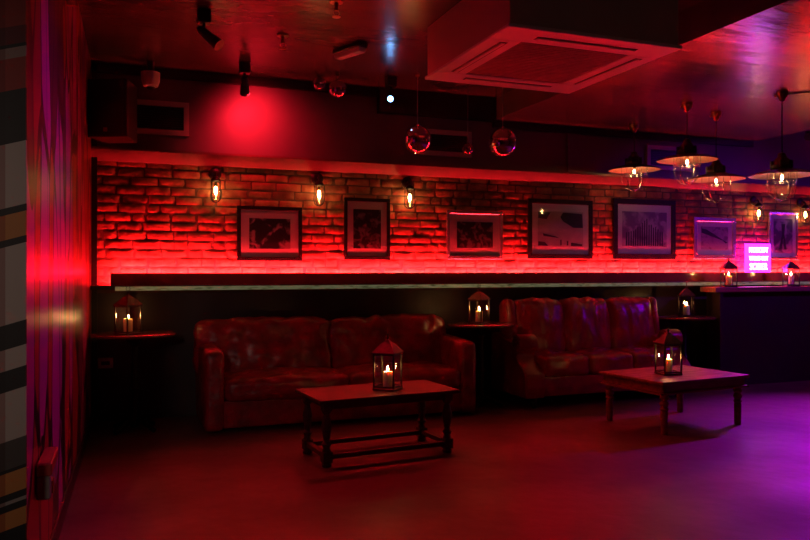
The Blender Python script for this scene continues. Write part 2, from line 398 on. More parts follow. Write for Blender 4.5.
# ------------------------------------------------------------------ sofas
def finish_soft(o, lv=1):
    md = o.modifiers.new('sub', 'SUBSURF'); md.levels = lv; md.render_levels = lv
    return o
s1 = thing('leather_sofa', 'dark red worn leather sofa with two wide back cushions and square arms', 'sofa', (1.77, 6.42, 0), 0)
W1 = 2.38
bm = B(); box(bm, -W1 / 2 + .06, W1 / 2 - .06, -.38, .36, .03, .25); bev(bm, .015, 2); obj('base', bm, M['leather1'], s1)
bm = B(); box(bm, -W1 / 2 + .05, W1 / 2 - .05, .18, .38, .2, .78); bev(bm, .04, 3); obj('back_frame', bm, M['leather1'], s1, smooth=True)
for sgn in (-1, 1):
    bm = B()
    cushion(bm, (sgn * (W1 / 2 - .08), -.02, .335), (.16, .82, .64), r=.045, puff=.006, seed=3 + sgn, wr=.005, n=14)
    for v in bm.verts:
        if v.co.z > .5: v.co.z += .02 * (v.co.y + .4) / .8 * 1.5
    finish_soft(obj('arm', bm, M['leather1'], s1, smooth='all'))
for k, sgn in enumerate((-1, 1)):
    w = (W1 - .34) / 2
    bm = B(); cushion(bm, (sgn * w / 2, -.12, .335), (w - .005, .62, .17), r=.05, puff=.012, seed=10 + k, wr=.016, n=22, ws=7, crown=.02, stretch=(1, 1.4, 1))
    finish_soft(obj('seat_cushion', bm, M['leather1'], s1, smooth='all'))
    bw_ = (1.17, 1.13)[k]
    bm = B(); cushion(bm, ((-.02 - bw_ / 2, -.015 + bw_ / 2)[k], .17, .595), (bw_ - .01, .2, .5), r=.05, puff=.02, seed=20 + k * 3, wr=.028, n=28, ws=7.5, lean=-.2, stretch=(1, 1, .8))
    finish_soft(obj('back_cushion', bm, M['leather1'], s1, smooth='all'))
for sx in (-1, 1):
    for yy in (-.33, .3):
        bm = B(); lathe(bm, [(.02, 0), (.028, .02), (.03, .035)], 12); obj('foot', bm, M['black'], s1, loc=(sx * (W1 / 2 - .1), yy, 0), smooth=True)

s2 = thing('wing_back_sofa', 'oxblood leather three-seat sofa with tall padded back and rolled scroll arms', 'sofa', (4.44, 6.40, 0), 0)
W2 = 1.92
bm = B(); box(bm, -W2 / 2 + .1, W2 / 2 - .1, -.36, .36, .11, .29); bev(bm, .012, 2); obj('base', bm, M['leather2'], s2)
# scrolled arm side profile in (y, z)
def arm_outline():
    pts = [(.34, .1), (-.37, .1), (-.385, .2), (-.38, .28)]
    for i in range(9):                       # swoop up and back from the toe to the neck
        t = i / 8; pts.append((-.375 + .2 * (t * t * (3 - 2 * t)), .3 + .2 * t))
    cy, cz, rr = -.17, .6, .085
    for i in range(15):
        a = R(-105) - R(265) * i / 14; 
        pts.append((cy + rr * cos(a), cz + rr * sin(a)))
    pts += [(.1, .645), (.34, .67)]
    return pts
for sgn in (-1, 1):
    cx = sgn * (W2 / 2 - .1)
    bm = B(); prism(bm, arm_outline(), 'x', cx - .095, cx + .095); bev(bm, .012, 2)
    a = obj('arm', bm, M['leather2'], s2, smooth=True)
    for s in (-1, 1):
        bm = B()
        sp = []
        for i in range(26):
            t = i / 25; an = R(-100) - R(620) * t; rr = .078 * (1 - .8 * t)
            sp.append((cx + s * .1, -.17 + rr * cos(an), .6 + rr * sin(an)))
        pre = [(cx + s * .1, -.36 + .19 * (t * t * (3 - 2 * t)), .3 + .2 * t) for t in [i / 6 for i in range(7)]]
        tube(bm, [(cx + s * .1, -.37, .13)] + pre + sp, .009, 6)
        obj('piping', bm, M['leather2'], a, smooth=True)
bm = B(); cushion(bm, (0, .26, .54), (W2 - .2, .2, .8), r=.07, puff=.01, seed=31, wr=.004, n=16, lean=-.1)
finish_soft(obj('back_frame', bm, M['leather2'], s2, smooth='all'))
sw = (W2 - .38) / 3
for k in range(3):
    cx = -(W2 - .38) / 2 + sw * (k + .5)
    bm = B(); cushion(bm, (cx, -.1, .385), (sw - .006, .56, .19), r=.045, puff=.012, seed=40 + k, wr=.01, n=18, ws=6, crown=.012)
    finish_soft(obj('seat_cushion', bm, M['leather2'], s2, smooth='all'))
    bm = B(); cx2 = cx * 1.07
    cushion(bm, (cx2, .13, .715), (sw + .035, .21, .56), r=.07, puff=.028, seed=50 + k * 2, wr=.012, n=26, ws=7, lean=-.17, crown=-.01, stretch=(1.7, 1, .55))
    finish_soft(obj('back_cushion', bm, M['leather2'], s2, smooth='all'))
for sgn in (-1, 1):
    bm = B(); cushion(bm, (sgn * (W2 / 2 - .1), .15, .76), (.1, .2, .46), r=.045, puff=.015, seed=60 + sgn, wr=.008, n=14, lean=-.15)
    finish_soft(obj('wing', bm, M['leather2'], s2, smooth='all'))
for sx in (-1, 1):
    for yy in (-.31, .3):
        bm = B(); lathe(bm, [(.022, 0), (.035, .03), (.025, .06), (.035, .1)], 14); obj('foot', bm, M['black'], s2, loc=(sx * (W2 / 2 - .12), yy, 0), smooth=True)

# ------------------------------------------------------------------ coffee tables
t1 = thing('coffee_table', 'low dark wooden coffee table with turned legs and floor stretchers', 'coffee table', (1.68, 5.0, 0), R(5))
bm = B(); box(bm, -.525, .525, -.275, .275, .425, .45); bev(bm, .006, 2); obj('tabletop', bm, M['wood1'], t1)
bm = B()
for y0 in (-.2, .18): box(bm, -.44, .44, y0, y0 + .02, .375, .425)
for x0 in (-.45, .43): box(bm, x0, x0 + .02, -.2, .2, .375, .425)
obj('apron', bm, M['wood1'], t1)
prof1 = [(.03, .1), (.022, .125), (.034, .15), (.02, .17), (.03, .23), (.036, .27), (.024, .33), (.019, .345), (.032, .36), (.032, .375)]
for sx in (-1, 1):
    for sy in (-1, 1):
        bm = B(); lathe(bm, prof1, 14); box(bm, -.032, .032, -.032, .032, .03, .1); box(bm, -.03, .03, -.03, .03, .37, .426); lathe(bm, [(.03, 0), (.036, .015), (.026, .032)], 12)
        obj('leg', bm, M['wood1'], t1, loc=(sx * .455, sy * .2, 0), smooth=True)
bm = B()
for y0 in (-.2, .2): box(bm, -.43, .43, y0 - .02, y0 + .02, .05, .08)
for x0 in (-.455, .455): box(bm, x0 - .02, x0 + .02, -.175, .175, .055, .085)
obj('stretcher', bm, M['wood1'], t1)

t2 = thing('coffee_table', 'square red-brown wooden coffee table with baluster legs near the purple-lit floor', 'coffee table', (4.37, 5.1, 0), R(6))
bm = B(); box(bm, -.495, .495, -.37, .37, .398, .422); bev(bm, .007, 2); obj('tabletop', bm, M['wood2'], t2)
bm = B()
for y0 in (-.345, .325): box(bm, -.46, .46, y0, y0 + .02, .33, .398)
for x0 in (-.46, .44): box(bm, x0, x0 + .02, -.345, .345, .33, .398)
o = obj('apron', bm, M['wood2'], t2)
bm = B()
for y0 in (-.36, .34): box(bm, -.5, .5, y0, y0 + .022, .318, .332)
for x0 in (-.5, .478): box(bm, x0, x0 + .022, -.36, .36, .318, .332)
obj('beading', bm, M['wood2'], o)
prof2 = [(.026, 0), (.028, .04), (.03, .17), (.026, .185), (.037, .2), (.026, .215), (.036, .235), (.036, .25), (.025, .265), (.038, .285), (.03, .31), (.036, .32)]
for sx in (-1, 1):
    for sy in (-1, 1):
        bm = B(); lathe(bm, prof2, 16); obj('leg', bm, M['wood2'], t2, loc=(sx * .42, sy * .31, 0), smooth=True)

# ------------------------------------------------------------------ round pedestal tables
def pedestal(label, loc):
    t = thing('pedestal_table', label, 'side table', loc, 0, 'round tables by the lower wall')
    bm = B(); lathe(bm, [(.31, .765), (.325, .772), (.325, .785), (.318, .79)], 48); obj('tabletop', bm, M['tabletop'], t, smooth=True)
    bm = B(); lathe(bm, [(.03, .03), (.045, .07), (.026, .12), (.024, .3), (.045, .34), (.026, .38), (.024, .68), (.09, .75), (.1, .765)], 20); obj('column', bm, M['blackmetal'], t, smooth=True)
    bm = B()
    for k in range(4):
        a = pi / 4 + k * pi / 2
        tube(bm, [(0, 0, .1), (.08 * cos(a), .08 * sin(a), .085), (.17 * cos(a), .17 * sin(a), .035), (.21 * cos(a), .21 * sin(a), .02)], [.022, .02, .018, .02], 8)
    obj('foot', bm, M['blackmetal'], t, smooth=True)
    return t
pt = pedestal('round dark side table in the left corner beside the mural wall and worn sofa', (.07, 6.38, 0))
pt['label'] = 'round pedestal table in the far left corner, left of both sofas'
again(pt, 'round pedestal table standing between the two red sofas', (3.18, 6.36, 0))
again(pt, 'round pedestal table right of the scroll-armed sofa', (5.75, 6.53, 0))

# ------------------------------------------------------------------ candle lanterns
def lantern(label, loc, rz, h=1.0):
    t = thing('candle_lantern', label, 'lantern', loc, rz, 'candle lanterns')
    s = .068
    bm = B(); box(bm, -s - .008, s + .008, -s - .008, s + .008, 0, .012); bev(bm, .003, 1); obj('base', bm, M['lantern'], t)
    bm = B()
    for sx in (-1, 1):
        for sy in (-1, 1): box(bm, sx * s - .005, sx * s + .005, sy * s - .005, sy * s + .005, .012, .215)
    for z in (.016, .206):
        for sgn in (-1, 1):
            box(bm, -s, s, sgn * s - .004, sgn * s + .004, z, z + .008); box(bm, sgn * s - .004, sgn * s + .004, -s, s, z, z + .008)
    obj('frame', bm, M['lantern'], t)
    bm = B()
    for sgn in (-1, 1):
        box(bm, -s + .005, s - .005, sgn * s - .001, sgn * s + .001, .024, .206)
        box(bm, sgn * s - .001, sgn * s + .001, -s + .005, s - .005, .024, .206)
    obj('pane', bm, M['glass'], t)
    bm = B()
    rings = []
    for q, z in ((s + .012, .215), (s + .012, .221), (s * .82, .248), (s * .5, .272), (.016, .285), (.012, .292)):
        rings.append([bm.verts.new((q * a, q * b, z)) for a, b in ((-1, -1), (1, -1), (1, 1), (-1, 1))])
    for a, b in zip(rings, rings[1:]):
        for k in range(4): bm.faces.new((a[k], a[(k + 1) % 4], b[(k + 1) % 4], b[k]))
    bm.faces.new(rings[0][::-1]); bm.faces.new(rings[-1])
    obj('roof', bm, M['lantern_roof'], t)
    bm = B(); lathe(bm, [(.013, .29), (.006, .3), (.011, .308), (.005, .318), (.003, .33)], 10)
    pts = [(.02 * cos(a), 0, .34 + .02 * sin(a)) for a in [R(-90 + i * 30) for i in range(13)]]
    tube(bm, pts, .0025, 6)
    obj('finial', bm, M['lantern'], t, smooth=True)
    for ch in [k for k in bpy.data.objects if k.parent == t]:
        for v in ch.data.vertices: v.co.z *= 1.06
    return t
def candle(label, loc, h=.11, r=.034):
    t = thing('pillar_candle', label, 'candle', loc, 0, 'candles inside the lanterns')
    bm = B(); lathe(bm, [(r, 0), (r, h - .006), (r * .93, h), (r * .7, h - .006), (.004, h - .008)], 20); obj('wax', bm, M['wax'], t, smooth=True)
    bm = B(); lathe(bm, [(.0015, h - .01), (.001, h + .006)], 6); obj('wick', bm, M['black'], t)
    bm = B(); lathe(bm, [(.0005, h + .002), (.006, h + .01), (.0075, h + .018), (.004, h + .03), (.0004, h + .042)], 10, cap=False); obj('flame', bm, M['flame'], t, smooth=True)
    return t
LP = [((.02, 6.28, .79), 42, 'bronze glazed lantern with lit candle on the far left round table', 'lit pillar candle inside the lantern on the far left round table'),
      ((1.75, 4.98, .45), 48, 'dark lantern with lit candle standing on the low dark coffee table', 'lit candle inside the lantern on the low dark coffee table'),
      ((3.13, 6.3, .79), 30, 'candle lantern on the round table between the two sofas', 'lit candle in the lantern between the two sofas'),
      ((5.72, 6.46, .79), 58, 'candle lantern on the round table right of the scroll-armed sofa', 'lit candle in the lantern right of the scroll-armed sofa'),
      ((4.28, 5.05, .422), -10, 'candle lantern on the square red-brown coffee table, nearly square to the viewer', 'bright lit candle inside the lantern on the square red-brown coffee table'),
      ((6.33, 6.48, 1.11), -24, 'tall lantern on the high counter below the silver-framed picture', 'lit candle in the left lantern on the high counter'),
      ((7.26, 6.48, 1.11), -24, 'tall lantern on the high counter right of the neon sign', 'lit candle in the lantern right of the neon sign')]
L0 = C0 = None
for (p, a, l1, l2) in LP:
    if L0 is None:
        L0 = lantern(l1, p, R(a)); C0 = candle(l2, (p[0], p[1], p[2] + .013))
    else:
        q_ = again(L0, l1, p, R(a)); again(C0, l2, (p[0], p[1], p[2] + .0145 + (.002 if p[2] < .6 else 0)))
        if p[2] < .6: q_.scale = (1.1, 1.1, 1.13)
        elif p[2] > 1: q_.scale = (.95, .95, .92)

# ------------------------------------------------------------------ high counter at the right
ct = thing('high_counter', 'high narrow wooden counter with red-lit edge running along the wall at the right', 'counter', (6.05, 6.5, 0))
bm = B(); box(bm, 0, 3.5, -.12, .12, 1.055, 1.11); bev(bm, .006, 2); obj('countertop', bm, M['countertop'], ct)
bm = B(); box(bm, .12, 3.5, -.03, .0, .0, 1.055); obj('front_panel', bm, M['dado'], ct)
bm = B(); box(bm, .08, .12, -.1, .1, .0, 1.055); obj('end_panel', bm, M['dado'], ct)

# ------------------------------------------------------------------ framed pictures
def picture(label, x0, x1, z0, z1, fm, fw, bw, art, depth=.024, poly=None):
    k_ = 6.83 / 6.87
    x0, x1, z0, z1 = x0 * k_, x1 * k_, 1.3 + (z0 - 1.3) * k_, 1.3 + (z1 - 1.3) * k_
    cx, cz = (x0 + x1) / 2, (z0 + z1) / 2; w, h = (x1 - x0) / 2, (z1 - z0) / 2
    t = thing('picture_frame', label, 'picture', (cx, YW - .02, cz), 0, 'framed pictures on the brick wall')
    bm = B()
    def fr(y0, y1, a, b, c, d):
        box(bm, -a, a, y0, y1, d, b); box(bm, -a, a, y0, y1, -b, -d); box(bm, -a, -c, y0, y1, -d, d); box(bm, c, a, y0, y1, -d, d)
    fr(-depth, 0, w, h, w - fw, h - fw); bev(bm, .004, 1); obj('frame', bm, fm, t)
    bm = B(); box(bm, -w + fw * .6, w - fw * .6, -.012, -.004, -h + fw * .6, h - fw * .6); obj('mount', bm, M['mat_board'], t)
    bm = B(); a, b = w - fw - bw[0], h - fw - bw[1]; box(bm, -a, a, -.0145, -.012, -b, b); pr = obj('print', bm, art, t)
    for pl in (poly or []):
        bm = B(); prism(bm, [(p[0] * a, p[1] * b) for p in pl], 'y', -.016, -.0145); obj('inked_shape', bm, M['ink'], pr)
    bm = B(); box(bm, -w + fw * .8, w - fw * .8, -.021, -.019, -h + fw * .8, h - fw * .8); obj('glazing', bm, M['glassp'], t)
    return t
D = (.02, .015, .02); Lr = (.42, .3, .34)
picture('black-framed landscape picture of a dark crowd scene, first from the left', .955, 1.56, 1.385, 1.89, M['frame_b'], .036, (.075, .075), photomat('crowd_photo', 1, D, Lr, .56, 11))
picture('black-framed narrow upright picture, second from the left', 1.97, 2.44, 1.40, 2.0, M['frame_b'], .034, (.06, .075), photomat('night_photo', 2, D, (.25, .16, .18), .55, 14))
picture('silver-framed small picture of a dark group, third from the left', 3.05, 3.69, 1.41, 1.91, M['silver'], .035, (.08, .08), photomat('group_photo', 3, (.015, .01, .015), (.26, .16, .18), .55, 15))
b4 = [[(.1, .95), (.95, .9), (.98, .1), (.55, .1), (.1, .45), (-.02, .7)], [(-.98, .95), (-.45, .95), (-.62, .55), (-.98, .6)], [(-.78, -.25), (-.2, -.42), (-.1, -.5), (-.75, -.4)], [(-.98, -.7), (-.7, -.75), (-.55, -.95), (-.98, -.95)], [(.45, -.75), (.95, -.85), (.95, -.95), (.45, -.95)], [(-.02, -.6), (.03, -.6), (.03, -.92), (-.02, -.92)], [(.27, -.66), (.33, -.66), (.33, -.92), (.27, -.92)]]
picture('large black-framed pale print with dark rounded shape at its upper right', 3.99, 4.80, 1.42, 2.06, M['frame_b'], .05, (.07, .08), M['paper'], poly=b4)
rr = random.Random(11); b5 = []
for k in range(17):
    x = -.85 + k * .1; hh = -.2 + .9 * math.exp(-((x - .05) / .45) ** 2) * rr.uniform(.5, 1)
    b5.append([(x, -.95), (x + .07, -.95), (x + .06, hh), (x + .02, hh)])
picture('large black-framed city-like print with dark spires, fifth from the left', 5.07, 5.93, 1.42, 2.10, M['frame_b'], .062, (.06, .08), photomat('spires_print', 5, (.2, .12, .22), (.5, .4, .46), .5, 6), poly=b5)
picture('silver-framed square print with one black diagonal shape', 6.19, 6.82, 1.43, 1.92, M['silver'], .05, (.06, .06), photomat('dusky_print', 6, (.2, .12, .2), (.4, .3, .36), .42, 12), poly=[[(-.98, .85), (-.6, .75), (.75, -.25), (.95, -.35), (.8, -.45), (.6, -.2), (-.95, .45)]])
picture('narrow silver-framed upright picture behind the neon sign at the far right', 7.34, 7.81, 1.43, 2.01, M['silver'], .03, (.05, .05), photomat('tall_figure_photo', 8, (.1, .06, .14), (.45, .3, .42), .5, 8), poly=[[(-.2, .7), (.2, .7), (.1, .1), (.35, -.8), (.1, -.8), (0, -.1), (-.15, -.8), (-.45, -.8), (-.12, .1)]])

# ------------------------------------------------------------------ wall sconces
def sconce(label, loc):
    t = thing('wall_sconce', label, 'wall light', loc, 0, 'caged wall lights')
    My = Matrix.Rotation(R(90), 3, 'X')
    bm = B(); lathe(bm, [(.055, 0), (.058, .012), (.045, .022), (.02, .03)], 20, mx=My, at=(0, .0, .2)); obj('backplate', bm, M['blackmetal'], t, smooth=True)
    bm = B(); tube(bm, [(0, -.02, .2), (0, -.06, .205), (0, -.078, .19), (0, -.082, .165)], .01, 8); lathe(bm, [(.028, .12), (.045, .128), (.045, .14), (.026, .165), (.012, .172)], 16, at=(0, -.082, 0)); obj('arm', bm, M['blackmetal'], t, smooth=True)
    bm = B(); lathe(bm, [(.042, .128), (.043, .02), (.038, -.02), (.025, -.045), (.006, -.054)], 20, at=(0, -.082, 0), cap=False); obj('glass_jar', bm, M['glassj'], t, smooth='all')
    bm = B()
    for k in range(4):
        a = k * pi / 2 + pi / 4
        tube(bm, [(.052 * cos(a), -.082 + .052 * sin(a), .13), (.057 * cos(a), -.082 + .057 * sin(a), .0), (.05 * cos(a), -.082 + .05 * sin(a), -.035), (.028 * cos(a), -.082 + .028 * sin(a), -.055), (0, -.082, -.064)], .0048, 5)
    for zz in (.04,):
        tube(bm, [(.049 * cos(a), -.082 + .049 * sin(a), zz) for a in [i * pi / 8 for i in range(17)]], .002, 5)
    obj('cage', bm, M['matt_black'], t)
    bm = B(); sph(bm, .015, (0, -.082, .045), 12, (1, 1, 2.6)); obj('bulb', bm, M['bulb'], t, smooth='all')
    bm = B(); lathe(bm, [(.013, .08), (.013, .125)], 10, at=(0, -.082, 0)); obj('lampholder', bm, M['brass'], t)
    return t
q = sconce('caged jar wall light above the first black-framed picture, leftmost of five', (.755, YW - .011, 1.965))
again(q, 'caged jar wall light between the first and second pictures', (1.70, YW - .011, 1.965))
again(q, 'caged jar wall light right of the narrow upright picture', (2.61, YW - .011, 1.965))
again(q, 'caged jar wall light above the neon sign', (7.08, YW - .011, 1.935))
again(q, 'caged jar wall light at the right edge of the photo', (7.83, YW - .011, 1.935))

# ------------------------------------------------------------------ pendant lamps
def pendant(label, x, y, zrim, globe=True, ceil=2.845):
    t = thing('pendant_lamp', label, 'pendant lamp', (x, y, zrim), 0, 'industrial pendant lamps')
    H = ceil - zrim
    bm = B(); lathe(bm, [(.05, H), (.05, H - .02), (.03, H - .05), (.022, H - .075), (.008, H - .085)], 16)
    for k in range(3): sph(bm, .012, (.05 * cos(k * 2.1), .05 * sin(k * 2.1), H - .03), 8)
    obj('ceiling_rose', bm, M['brass'], t, smooth=True)
    bm = B(); tube(bm, [(0, 0, H - .08), (0, 0, .19)], .005, 6); obj('cord', bm, M['black'], t)
    bm = B()
    lathe(bm, [(.27, -.003), (.272, .003), (.2, .028), (.09, .055), (.085, .062), (.09, .052), (.085, .045), (.2, .022), (.266, -.002)], 40, cap=False)
    lathe(bm, [(.085, .05), (.088, .085), (.07, .1), (.06, .14), (.04, .155), (.03, .19), (.01, .2)], 20)
    for k in range(5):
        a = k * 2 * pi / 5
        tube(bm, [(.078 * cos(a), .078 * sin(a), .06), (.08 * cos(a), .08 * sin(a), .125)], .016, 8)
    sh = obj('shade', bm, M['shade_out'], t, smooth=True)
    bm = B(); lathe(bm, [(.264, -.0035), (.2, .0195), (.085, .043), (.02, .044)], 40, cap=False); obj('shade_lining', bm, M['shade_in'], sh, smooth=True)
    bm = B(); sph(bm, .011, (0, 0, -.018), 12, (1, 1, 2.0)); obj('bulb', bm, M['pbulb'], t, smooth='all')
    bm = B(); lathe(bm, [(.016, .02), (.016, .05)], 10); obj('lampholder', bm, M['brass'], t)
    if globe:
        bm = B(); lathe(bm, [(.09, .04), (.098, .0), (.1, -.07), (.095, -.13), (.075, -.18), (.04, -.205), (.003, -.212)], 28, cap=False); obj('glass_globe', bm, M['glassj'], t, smooth='all')
    bm = B()
    for k in range(6):
        a = k * pi / 3 + .3; c_, s_ = cos(a), sin(a)
        if globe: tube(bm, [(.115 * c_, .115 * s_, .03), (.118 * c_, .118 * s_, -.07), (.1 * c_, .1 * s_, -.16), (.05 * c_, .05 * s_, -.215), (0, 0, -.228)], .0022, 5)
        else: tube(bm, [(.13 * c_, .13 * s_, .025), (.13 * c_, .13 * s_, -.11), (.09 * c_, .09 * s_, -.19), (.0, .0, -.23)], .0022, 5)
    for zz, q_ in ((-.04, .12), (-.055, .12)):
        tube(bm, [(q_ * cos(a), q_ * sin(a), zz) for a in [i * pi / 10 for i in range(21)]], .0025, 5)
    obj('cage', bm, M['steel'], t)
    return t
pendant('industrial pendant lamp with open cage, leftmost of the four', 5.07, 6.51, 2.365, False)
pendant('industrial pendant lamp with clear globe above the spires print', 4.86, 5.48, 2.315, True)
pendant('industrial pendant lamp with open cage hanging half behind its glass-globed neighbour', 5.42, 5.71, 2.19, False)
pendant('largest looking industrial pendant lamp with clear globe at the right', 5.33, 4.85, 2.12, True)

# ------------------------------------------------------------------ mirror balls
def ball(label, x, y, zc, r, top=3.069):
    t = thing('mirror_ball', label, 'mirror ball', (x, y, zc), 0, 'mirror balls')
    bm = B(); n = 22 if r > .1 else 14
    bmesh.ops.create_uvsphere(bm, u_segments=n * 2, v_segments=n, radius=r)
    o = obj('mirrored_sphere', bm, M['chrome'], t)
    bm = B(); lathe(bm, [(r * .22, r * .96), (r * .22, r * 1.08), (r * .08, r * 1.12)], 12); obj('cap', bm, M['steel'], t, smooth=True)
    if top - zc > r * 1.3:
        bm = B(); tube(bm, [(0, 0, r * 1.1), (0, 0, top - zc - .01)], .0035, 6); obj('cord', bm, M['pinkcord'], t)
        bm = B(); lathe(bm, [(.02, top - zc), (.02, top - zc - .012), (.006, top - zc - .02)], 12); obj('ceiling_hook', bm, M['brass'], t, smooth=True)
    return t
ball('large mirror ball hanging on a long cord left of the framed vent', 2.48, 6.24, 2.48, .127)
ball('large mirror ball hanging on a long cord below the air conditioner', 3.21, 5.98, 2.46, .127)
ball('tiny mirror ball hanging between the two large ones', 3.06, 6.4, 2.455, .055)
ball('small mirror ball close under the ceiling left of the white spotlight', 1.79, 6.45, 2.93, .082)
ball('smallest dim mirror ball tight against the ceiling', 1.66, 6.6, 3.0, .06)

# ------------------------------------------------------------------ air conditioner
ac = thing('air_conditioner', 'square ceiling cassette air conditioner in a boxed brownish casing', 'air conditioner', (2.66, 4.37, 2.69), 0)
bm = B(); box(bm, -.6, .6, -.62, .62, .02, .379); bev(bm, .006, 2); obj('casing', bm, M['acbody'], ac)
bm = B(); a = .615
for (x0, x1, y0, y1) in ((-a, a, -a - .02, -.4), (-a, a, .4, a + .02), (-a, -.4, -.4, .4), (.4, a, -.4, .4)): box(bm, x0, x1, y0, y1, 0, .022)
bev(bm, .004, 1); pn = obj('panel', bm, M['plastic_w'], ac)
bm = B()
for sgn in (-1, 1):
    box(bm, -.36, .36, sgn * .5 - .028, sgn * .5 + .028, -.002, .001); box(bm, sgn * .5 - .028, sgn * .5 + .028, -.36, .36, -.002, .001)
obj('air_slot', bm, M['black'], pn)
for sgn in (-1, 1):
    bm = B(); box(bm, -.35, .35, sgn * .5 - .012, sgn * .5 + .012, -.008, -.003); obj('louvre', bm, M['plastic_w'], pn)
    bm = B(); box(bm, sgn * .5 - .012, sgn * .5 + .012, -.35, .35, -.008, -.003); obj('louvre', bm, M['plastic_w'], pn)
bm = B(); box(bm, -.4, .4, -.4, .4, .006, .02)
for k in range(24):
    y = -.38 + k * .033; box(bm, -.38, .38, y, y + .008, .003, .007)
obj('grille', bm, M['acgrille'], ac)

# ------------------------------------------------------------------ vents
def vent(label, x0, x1, z0, z1):
    t = thing('wall_vent', label, 'vent', ((x0 + x1) / 2, YW - .01, (z0 + z1) / 2), 0, 'framed vents high on the wall')
    w, h = (x1 - x0) / 2, (z1 - z0) / 2; f = .045
    bm = B()
    box(bm, -w, w, -.03, 0, h - f, h); box(bm, -w, w, -.03, 0, -h, -h + f); box(bm, -w, -w + f, -.03, 0, -h + f, h - f); box(bm, w - f, w, -.03, 0, -h + f, h - f)
    obj('frame', bm, M['vent_frame'], t)
    bm = B(); n = int(h * 2 / .02)
    box(bm, -w + f, w - f, -.006, 0, -h + f, h - f)
    k = -h + f + .008
    while k < h - f - .01: box(bm, -w + f, w - f, -.016, -.006, k, k + .004); k += .02
    obj('grille', bm, M['dark'], t)
vent('framed wall vent beside the black loudspeaker', -.03, .53, 2.49, 2.785)
vent('framed wall vent behind the mirror balls', 2.75, 3.31, 2.45, 2.71)
vent('framed wall vent behind the pendant lamps', 5.5, 6.13, 2.44, 2.71)

# ------------------------------------------------------------------ loudspeaker, dome, spots and fittings
sp = thing('loudspeaker', 'large black loudspeaker mounted high in the left corner', 'loudspeaker', (-.07, 6.45, 2.35), R(-24))
bm = B(); prism(bm, [(-.14, -.12), (.14, -.12), (.19, .18), (-.19, .18)], 'z', 0, .46); 
for v in bm.verts: v.co.y *= -1
for v in bm.verts: v.co.x *= .9
bev(bm, .01, 2); obj('cabinet', bm, M['black'], sp)
bm = B(); box(bm, -.15, .15, -.19, -.178, .02, .44); obj('grille', bm, M['speaker'], sp)
bm = B(); box(bm, -.015, .015, -.195, -.19, .04, .07); obj('badge', bm, M['redplastic'], sp)
bm = B(); box(bm, -.03, .03, .1, .3, .2, .28); obj('bracket', bm, M['blackmetal'], sp)

cam_ = thing('ceiling_sensor', 'small pale rounded sensor fixed under the ceiling above the left vent', 'sensor', (.2, 6.62, 2.9))
bm = B(); lathe(bm, [(.02, -.06), (.06, -.045), (.075, 0), (.078, .07)], 24); obj('body', bm, M['plastic_w'], cam_, smooth=True)
bm = B(); lathe(bm, [(.004, -.075), (.03, -.07), (.038, -.055)], 16); obj('lens', bm, M['black'], cam_, smooth=True)
bm = B(); lathe(bm, [(.03, .07), (.03, .168)], 12); obj('mounting', bm, M['dark'], cam_)

def spot(label, x, y, top, aim, face, r=.038, L=.13, drop=.1):
    t = thing('spotlight', label, 'spotlight', (x, y, top), 0, 'ceiling spotlights')
    bm = B(); box(bm, -.045, .045, -.045, .045, -.09, 0); bev(bm, .006, 1); obj('mounting_box', bm, M['black'], t)
    bm = B(); tube(bm, [(0, 0, -.09), (0, 0, -.09 - drop)], .012, 8); obj('stem', bm, M['black'], t)
    d = Vector(aim).normalized(); q = d.to_track_quat('-Z', 'Y').to_matrix()
    at = Vector((0, 0, -.1 - drop))
    bm = B(); lathe(bm, [(r * .5, .05), (r * .7, .03), (r, -L + .03), (r * 1.1, -L + .01), (r * 1.1, -L), (r * .9, -L)], 20, at=at, mx=q); hd = obj('lamp_head', bm, M['black'], t, smooth=True)
    bm = B(); lathe(bm, [(.001, -L - .004), (r * .9, -L - .002)], 20, at=at, mx=q, cap=False); obj('lens', bm, face, hd)
    return t
spot('black spotlight hanging from the ceiling at the upper left, tilted down to the right', .5, 5.2, 3.069, (.7, -.45, -.7), M['black'], .04, .15, .05)
spot('black flood lamp throwing a red pool of light on the upper wall', .955, 6.4, 3.069, (.12, .8, -.75), M['rspot'], .04, .12, .06)
spot('spotlight glaring cold white towards the viewer below the ceiling', 2.28, 6.4, 3.069, (-.42, -1, -.22), M['wspot'], .03, .08, .1)
spot('dark spotlight under the ceiling at the far right of the photo', 7.56, 6.5, 3.069, (-.7, -.6, -.6), M['black'], .045, .13, .04)

em = thing('emergency_light', 'slim tilted emergency light fixture under the ceiling above the mirror balls', 'emergency light', (1.66, 5.62, 3.0), R(-66))
bm = B(); box(bm, -.16, .16, -.05, .05, .03, .069); bev(bm, .005, 1); obj('backing', bm, M['black'], em)
bm = B(); prism(bm, [(-.045, .03), (-.03, -.01), (.03, -.01), (.045, .03)], 'x', -.15, .15); bev(bm, .008, 2); obj('diffuser', bm, M['plastic_w'], em)
def sprinkler(label, x, y, z=3.069):
    t = thing('sprinkler_head', label, 'sprinkler', (x, y, z), 0, 'ceiling sprinklers')
    bm = B(); lathe(bm, [(.045, 0), (.045, -.008), (.014, -.012), (.014, -.06)], 16); obj('body', bm, M['brass'], t, smooth=True)
    bm = B()
    for s in (-1, 1): tube(bm, [(s * .012, 0, -.055), (s * .022, 0, -.08), (s * .005, 0, -.1)], .003, 5)
    lathe(bm, [(.028, -.1), (.028, -.104), (.004, -.108)], 14); obj('deflector', bm, M['brass'], t)
    return t
sprinkler('small brass sprinkler under the ceiling right of the red flood lamp', 1.11, 5.54)
sprinkler('sprinkler at the top edge of the photo between two warm reflections', 1.3, 4.72)
